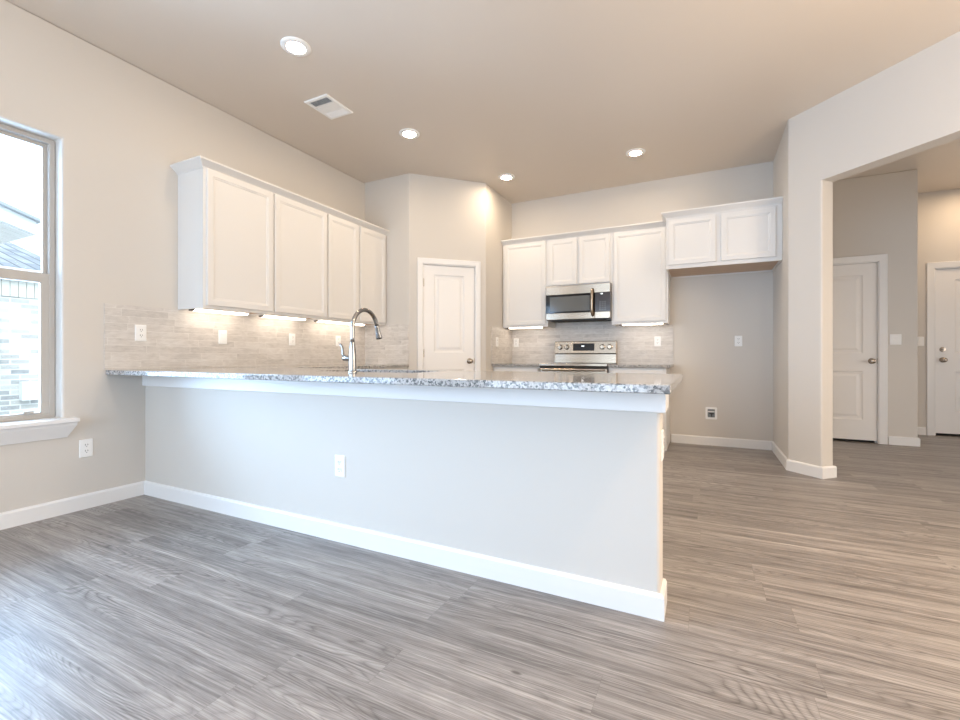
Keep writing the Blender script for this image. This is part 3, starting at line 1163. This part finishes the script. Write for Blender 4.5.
# ice-maker water box in the alcove
t = thing('water_supply_box', 'square white recessed water box low in the fridge alcove', 'water box', (0.078, YB, 0.357))
b = bmn()
o_ = rrect(-.058, .058, -.068, .068, .014); i_ = rrect(-.036, .036, -.046, .046, .006)
n_ = len(o_)
va = [b.verts.new((x, 0, z)) for x, z in o_]; vb = [b.verts.new((x, -.007, z)) for x, z in o_]
vc = [b.verts.new((x, -.009, z)) for x, z in i_]; vd = [b.verts.new((x, -.001, z)) for x, z in i_]
for p, q in ((va, vb), (vb, vc), (vc, vd)):
    for k in range(n_):
        b.faces.new((p[k], p[(k + 1) % n_], q[(k + 1) % n_], q[k]))
obj('box_flange', b, M['plate'], t)
b = bmn(); prism_y(b, i_, -.0008, -.0014)
obj('box_back', b, M['recess'], t)
b = bmn(); tube(b, [(0.004, -.006, -.040), (0.004, -.006, -.010)], 0.005, 10); tube(b, [(0.004, -.008, -.006), (0.004, -.002, -.006)], .010, 12)
box(b, -0.020, 0.026, -.011, -.007, -.008, 0.004)
obj('shutoff_valve', b, M['black_plastic'], t)
b = bmn(); prism_y(b, rrect(-.034, .034, .012, .022, .003), -.002, -.006)
obj('bracket', b, M['plate'], t)

# ------------------------------------------------------------------ under-cabinet lights


def undercab(label, loc, rotz, ln, z):
    t = thing('under_cabinet_light', label, 'light', (loc[0], loc[1], z), rotz, 'under cabinet light bars')
    b = bmn()
    prof = [(0, 0.0), (-0.085, 0.0), (-0.085, -0.008), (-0.075, -0.010), (-0.010, -0.010), (0, -0.008)]
    extrude(b, [(0, y, zz) for y, zz in prof], (ln, 0, 0))
    obj('light_housing', b, M['plate'], t)
    b = bmn()
    extrude(b, [(0.012, -0.008, -0.010), (0.012, -0.080, -0.010), (0.012, -0.079, -0.020), (0.012, -0.070, -0.024), (0.012, -0.018, -0.024), (0.012, -0.009, -0.020)], (ln - 0.024, 0, 0))
    obj('light_diffuser', b, M['bar'], t)
    b = bmn(); box(b, -0.030, -0.0005, -0.062, -0.030, -0.024, -0.004)
    obj('plug', b, M['black_plastic'], t, bevel=0.002)
    return t


UX = -L + 0.11 + 0.09
zc = 1.348 + 0.014
undercab('lit light bar under the exposed-side wall cabinet nearest the window', (-L + 0.07, 2.095, 0), rl, 0.445, zc)
undercab('lit light bar under the middle cabinet of the sink wall row', (-L + 0.07, 2.695, 0), rl, 0.46, zc)
undercab('lit light bar under the double-door cabinet behind the faucet', (-L + 0.07, 3.32, 0), rl, 0.68, zc)
undercab('lit light bar under the cabinet between pantry corner and microwave', (-2.255, YB - 0.19, 0), 0, 0.45, ZB + 0.014)
undercab('lit light bar under the cabinet between microwave and fridge alcove', (-0.845, YB - 0.19, 0), 0, 0.45, ZB + 0.014)

# ------------------------------------------------------------------ ceiling lights and vent


def can(label, x, y):
    t = thing('recessed_light', label, 'light', (x, y, H), 0, 'recessed ceiling lights')
    b = bmn(); lathe(b, [(0.096, 0), (0.096, -0.003), (0.088, -0.008), (0.066, -0.012), (0.058, -0.010), (0.055, -0.002), (0.055, 0)], (0, 0, 0), 'z', 48)
    obj('trim_ring', b, M['plate'], t, smooth=True)
    b = bmn(); lathe(b, [(0.0545, -0.003), (0.0545, -0.007), (0.035, -0.0095), (0, -0.0105)], (0, 0, 0), 'z', 48)
    obj('light_lens', b, M['lens'], t, smooth=True)
    return t


can('round recessed ceiling light on the window side of the air vent', -2.425, 2.125)
can('round recessed ceiling light between the air vent and the pantry corner', -2.432, 3.423)
can('round recessed ceiling light just before the pantry corner, smallest in view', -2.025, 4.751)
can('round recessed ceiling light before the microwave and fridge cabinets, apart from the other three', -0.614, 4.760)

t = thing('air_vent', 'white rectangular louvered air vent in the ceiling', 'vent', (-2.767, 2.762, H))
b = bmn()
vx, vy = 0.124, 0.150
for k, (r0, z_) in enumerate([(0, 0)]):
    rg = []
    for ins, z_ in ((0, 0), (0, -0.003), (0.004, -0.009), (0.026, -0.010), (0.028, -0.004), (0.028, -0.0005)):
        rg.append([b.verts.new(p) for p in ((-vx + ins, -vy + ins, z_), (vx - ins, -vy + ins, z_), (vx - ins, vy - ins, z_), (-vx + ins, vy - ins, z_))])
    for a_, c_ in zip(rg, rg[1:]):
        for q in range(4):
            b.faces.new((a_[q], a_[(q + 1) % 4], c_[(q + 1) % 4], c_[q]))
obj('vent_frame', b, M['plate'], t)
b = bmn(); box(b, -vx + .02, vx - .02, -vy + .02, vy - .02, -0.0012, -0.0004)
obj('vent_throat', b, M['recess'], t)


def slat_bm(c, half, along, tilt, wd=0.013):
    b = bmn()
    q = Vector((0, wd / 2 * math.cos(tilt), wd / 2 * math.sin(tilt))) if along == 'x' else Vector((wd / 2 * math.cos(tilt), 0, wd / 2 * math.sin(tilt)))
    a = Vector((half, 0, 0)) if along == 'x' else Vector((0, half, 0))
    nrm = a.cross(q).normalized() * 0.0006
    c = Vector(c)
    vs = [b.verts.new(c + a * i + q * j + nrm * k) for k in (-1, 1) for j in (-1, 1) for i in (-1, 1)]
    for f in ((0, 2, 3, 1), (4, 5, 7, 6), (0, 1, 5, 4), (1, 3, 7, 5), (3, 2, 6, 7), (2, 0, 4, 6)):
        b.faces.new([vs[i] for i in f])
    return b


for k in range(5):
    obj('louver', slat_bm((0, -0.112 + k * 0.0125, -0.006), 0.094, 'x', R(38)), M['plate'], t)
for k in range(15):
    obj('louver', slat_bm((-0.088 + k * 0.0126, 0.005, -0.006), 0.052, 'y', R(25)), M['plate'], t)
for k in range(5):
    obj('louver', slat_bm((0, 0.068 + k * 0.0125, -0.006), 0.094, 'x', R(-30)), M['plate'], t)
for y in (-0.052, 0.057):
    b = bmn(); box(b, -vx + .027, vx - .027, y, y + 0.005, -0.009, -0.001); obj('divider', b, M['plate'], t)

# ------------------------------------------------------------------ faucet
t = thing('kitchen_faucet', 'tall gooseneck pull-down faucet with side lever standing behind the counter edge', 'faucet', (-1.822, 2.000, CZ))
b = bmn(); lathe(b, [(0.027, 0), (0.027, 0.004), (0.025, 0.008), (0.022, 0.010)], n=28)
obj('base_flange', b, M['chrome'], t, smooth=True)
b = bmn(); lathe(b, [(0.0215, 0.010), (0.0215, 0.07), (0.0210, 0.105), (0.0185, 0.135), (0.0150, 0.165), (0.0135, 0.175)], n=28)
obj('faucet_body', b, M['chrome'], t, smooth=True)
pts = [(0, 0, 0.165), (0, 0, 0.20), (0, 0, 0.235)]
ra = 0.110
for k in range(1, 21):
    a = PI - k / 20 * (PI + R(-14))
    pts.append((0, ra + ra * math.cos(a), 0.252 + ra * 1.08 * math.sin(a)))
b = bmn(); tube(b, pts, 0.0125, 18)
obj('gooseneck', b, M['chrome'], t, smooth=True)
p0 = Vector(pts[-1]); dr = (Vector(pts[-1]) - Vector(pts[-2])).normalized()
b = bmn()
hp = [p0 - dr * 0.004, p0, p0 + dr * 0.012, p0 + dr * 0.045, p0 + dr * 0.072, p0 + dr * 0.082]
tube(b, hp, [0.0130, 0.0142, 0.0142, 0.0165, 0.0205, 0.0190], 20)
obj('spray_head', b, M['chrome'], t, smooth=True)
b = bmn()
tube(b, [(-0.016, 0, 0.082), (-0.030, 0, 0.082), (-0.064, 0, 0.082), (-0.072, 0, 0.082)], [0.0150, 0.0160, 0.0160, 0.0120], 18)
tube(b, [(-0.064, 0, 0.086), (-0.072, 0, 0.104), (-0.074, 0, 0.126), (-0.078, 0, 0.146), (-0.088, 0, 0.160), (-0.098, 0, 0.164)], [0.0100, 0.0085, 0.0070, 0.0066, 0.0066, 0.0045], 14)
obj('lever_handle', b, M['chrome'], t, smooth=True)

# ------------------------------------------------------------------ range
RX0, RX1 = -1.702, -0.930
t = thing('range', 'stainless electric range with knobbed backguard under the microwave', 'range', ((RX0 + RX1) / 2, YB, 0))
hw = (RX1 - RX0) / 2
b = bmn(); box(b, -hw, hw, -0.64, -0.012, 0.03, 0.890)
for x in (-hw + .05, hw - .05):
    for y in (-.58, -.08):
        tube(b, [(x, y, 0), (x, y, .03)], .016, 12)
obj('range_body', b, M['black_plastic'], t)
b = bmn(); box(b, -hw, hw, -0.652, -0.075, 0.8905, 0.908)
obj('cooktop', b, M['black_glass'], t, bevel=0.003)
b = bmn(); box(b, -hw, hw, -0.668, -0.6525, 0.880, 0.909)
obj('front_rail', b, M['steel'], t, bevel=0.004)
b = bmn(); extrude(b, [(-hw + .012, -0.012, 0.890), (-hw + .012, -0.105, 0.9085), (-hw + .012, -0.093, 1.018), (-hw + .012, -0.108, 1.026), (-hw + .012, -0.085, 1.172), (-hw + .012, -0.075, 1.178), (-hw + .012, -0.012, 1.178)], (2 * hw - .013, 0, 0))
bg = obj('backguard', b, M['steel'], t, bevel=0.003)
b = bmn(); box(b, -hw + .03, hw - .03, -0.1045, -0.094, 1.0195, 1.0265)
obj('vent_slot', b, M['gap'], bg)


def on_guard(x, z, out):
    """a point on the sloping control face"""
    f = (z - 1.026) / (1.172 - 1.026)
    return (x, -0.108 + 0.023 * f - out, z)


b = bmn(); extrude(b, [on_guard(-0.137, 1.060, .001), on_guard(0.125, 1.060, .001), on_guard(0.125, 1.148, .001), on_guard(-0.137, 1.148, .001)], (0, -.003, 0))
obj('display_panel', b, M['black_glass'], t)
b = bmn()
for k, x in enumerate((-0.028, -0.016, -0.004)):
    p = on_guard(x, 1.116, .0045); box(b, x - .0035, x + .0035, p[1] - .0008, p[1], 1.110, 1.122)
obj('clock_digits', b, M['digits'], t)
for x in (-0.303, -0.218, 0.222, 0.309):
    b = bmn(); p = on_guard(x, 1.104, 0)
    lathe(b, [(0, 0), (.034, 0), (.034, .004), (.026, .008), (.024, .024), (.020, .027), (0, .027)], p, '-y', 24)
    box(b, x - .006, x + .006, p[1] - .033, p[1] - .026, 1.104 - .022, 1.104 + .022)
    smooth_by_angle(obj('control_knob', b, M['steel'], t))
b = bmn(); box(b, -hw + .004, hw - .004, -0.668, -0.6405, 0.235, 0.855)
od = obj('oven_door', b, M['steel'], t, bevel=0.004)
b = bmn(); box(b, -hw + .09, hw - .09, -0.671, -0.668, 0.36, 0.74)
obj('oven_window', b, M['black_glass'], od)
b = bmn(); box(b, -hw + .004, hw - .004, -0.655, -0.641, 0.858, 0.878)
obj('door_gap', b, M['gap'], t)
b = bmn()
tube(b, [(-hw + .03, -0.722, 0.842), (hw - .03, -0.722, 0.842)], 0.013, 16)
for x in (-hw + .05, hw - .05):
    tube(b, [(x, -0.668, 0.836), (x, -0.722, 0.842)], 0.012, 12)
smooth_by_angle(obj('oven_handle', b, M['steel'], od))
b = bmn(); box(b, -hw + .004, hw - .004, -0.666, -0.6405, 0.06, 0.225)
obj('storage_drawer', b, M['steel'], t, bevel=0.004)
for x, y, r_ in ((-.19, -.50, .10), (.19, -.50, .08), (-.19, -.24, .08), (.19, -.24, .10)):
    b = bmn(); lathe(b, [(r_, 0), (r_, .0006), (r_ - .004, .0006), (r_ - .004, 0)], (x, y, .908), n=40)
    obj('burner_ring', b, M['recess'], t)

# ------------------------------------------------------------------ microwave
MX0, MX1, MZ0, MZ1 = -1.709, -0.948, 1.418, 1.8315
t = thing('microwave', 'stainless over-the-range microwave with black window and vertical handle', 'microwave', ((MX0 + MX1) / 2, YB, MZ0))
hw = (MX1 - MX0) / 2; mh = MZ1 - MZ0
b = bmn(); box(b, -hw, hw, -0.355, -0.011, 0.004, mh)
obj('microwave_body', b, M['black_plastic'], t)
dx = 0.205          # door ends, control panel starts
MF = -0.395
b = bmn(); box(b, -hw, hw, MF, -0.356, mh - 0.108, mh - .001)
obj('top_grille', b, M['steel'], t, bevel=0.004)
b = bmn()
box(b, -hw, dx, MF, -0.356, 0.010, 0.085)
obj('door_lower_rail', b, M['steel'], t, bevel=0.003)
b = bmn(); box(b, dx + .004, hw, MF, -0.356, 0.010, 0.085)
obj('panel_lower_rail', b, M['steel'], t, bevel=0.003)
b = bmn(); box(b, -hw, dx, MF + .002, -0.356, 0.0855, mh - 0.1085)
dr_ = obj('door_frame', b, M['black_glass'], t)
b = bmn(); box(b, -hw + .05, dx - .055, MF - .0005, MF + .002, 0.105, mh - .132)
obj('door_window', b, M['smoked_glass'], dr_)
b = bmn(); box(b, dx + .004, hw, MF + .001, -0.356, 0.0855, mh - 0.1085)
pn = obj('control_panel', b, M['panel_glass'], t)
b = bmn()
for i in range(3):
    for j in range(5):
        x = dx + .055 + i * .028; z = .105 + j * .022
        box(b, x, x + .014, MF + .0002, MF + .001, z, z + .006)
obj('keypad', b, M['recess'], pn)
b = bmn(); box(b, dx + .070, dx + .092, MF + .0002, MF + .001, mh - .128, mh - .119)
obj('clock_digits', b, M['digits'], pn)
b = bmn()
hp = [(dx - .022, MF - .002, 0.045), (dx - .022, MF - .034, 0.060), (dx - .022, MF - .044, 0.11), (dx - .022, MF - .047, mh / 2 - .01), (dx - .022, MF - .044, mh - .13), (dx - .022, MF - .034, mh - .08), (dx - .022, MF - .002, mh - .065)]
tube(b, hp, [.015, .015, .0155, .0155, .0155, .015, .015], 16)
obj('door_handle', b, M['steel'], t, smooth=True)
b = bmn(); box(b, -hw + .06, hw - .06, -0.35, -0.05, 0.0, 0.004); box(b, -hw + .2, hw - .28, -0.385, -0.35, -.002, .010)
obj('bottom_vent', b, M['gap'], t)

# ------------------------------------------------------------------ outside the window
bm = bmn(); box(bm, -30, -L - 0.2, -15, 25, -0.6, -0.4); struct('ground_outside', bm, M['grass'])
NX = -8.6
t = thing('neighbor_house', 'whitewashed brick house with grey shingle roof seen outside the window', 'house', (NX, 0, -0.4))
b = bmn(); box(b, -6, 0, -7, 3.08, 0, 2.50)
obj('brick_wall', b, M['brick'], t)
b = bmn()
for k in range(44):
    y = 3.08 - k * 0.085
    box(b, 0.0, 0.018, y - 0.078, y, 2.22, 2.44)
obj('soldier_course', b, M['soldier'], t)
b = bmn()
rf = [(0.12, -7.4, 2.62), (0.12, 3.40, 2.62), (-2.9, 3.43, 3.56), (-2.9, -7.4, 3.56)]
quad(b, rf); quad(b, [(x, y, z - 0.06) for x, y, z in rf])
for i in range(4):
    p, q = rf[i], rf[(i + 1) % 4]
    quad(b, [p, q, (q[0], q[1], q[2] - .06), (p[0], p[1], p[2] - .06)])
obj('shingle_roof', b, M['shingle'], t)
b = bmn(); box(b, 0.10, 0.13, -7.4, 3.40, 2.49, 2.61); box(b, 0.0, 0.10, -7.4, 3.40, 2.50, 2.515)
obj('eave_board', b, M['white_trim'], t)
b = bmn(); box(b, 0.0, 0.10, 2.755, 2.925, 0.77, 1.03); box(b, 0.1, 0.105, 2.765, 2.915, 0.785, 1.015)
obj('utility_box', b, M['plate'], t, bevel=0.004)['label'] = 'white utility box on the brick wall'
t = thing('porch_eave', 'white eave corner with slatted soffit outside the upper window', 'eave', (-6.5, 2.22, 0))
pl = [(0, 0), (-1.65, 0), (-1.65, -1.7), (1.7, -1.7)]
b = bmn(); plan(b, pl, 2.312, 2.452)
obj('fascia', b, M['white_trim'], t)
b = bmn()
for k in range(11):
    x = -1.55 + k * 0.14
    extrude(b, [(x, -0.02, 2.3115), (x + 0.125, -0.02, 2.3115), (x + 1.7, -1.6, 2.3115), (x + 1.575, -1.6, 2.3115)], (0, 0, -0.012))
obj('soffit', b, M['white_trim'], t)
b = bmn(); plan(b, [(0.03, 0.04), (-1.65, 0.04), (-1.65, -1.74), (1.76, -1.74)], 2.4525, 2.482)
obj('drip_edge', b, M['drip'], t)
for x, y in ((1.2, -1.6), (-1.5, -1.6)):
    b = bmn(); box(b, x - .07, x + .07, y - .07, y + .07, -0.4, 2.2995)
    obj('post', b, M['white_trim'], t)
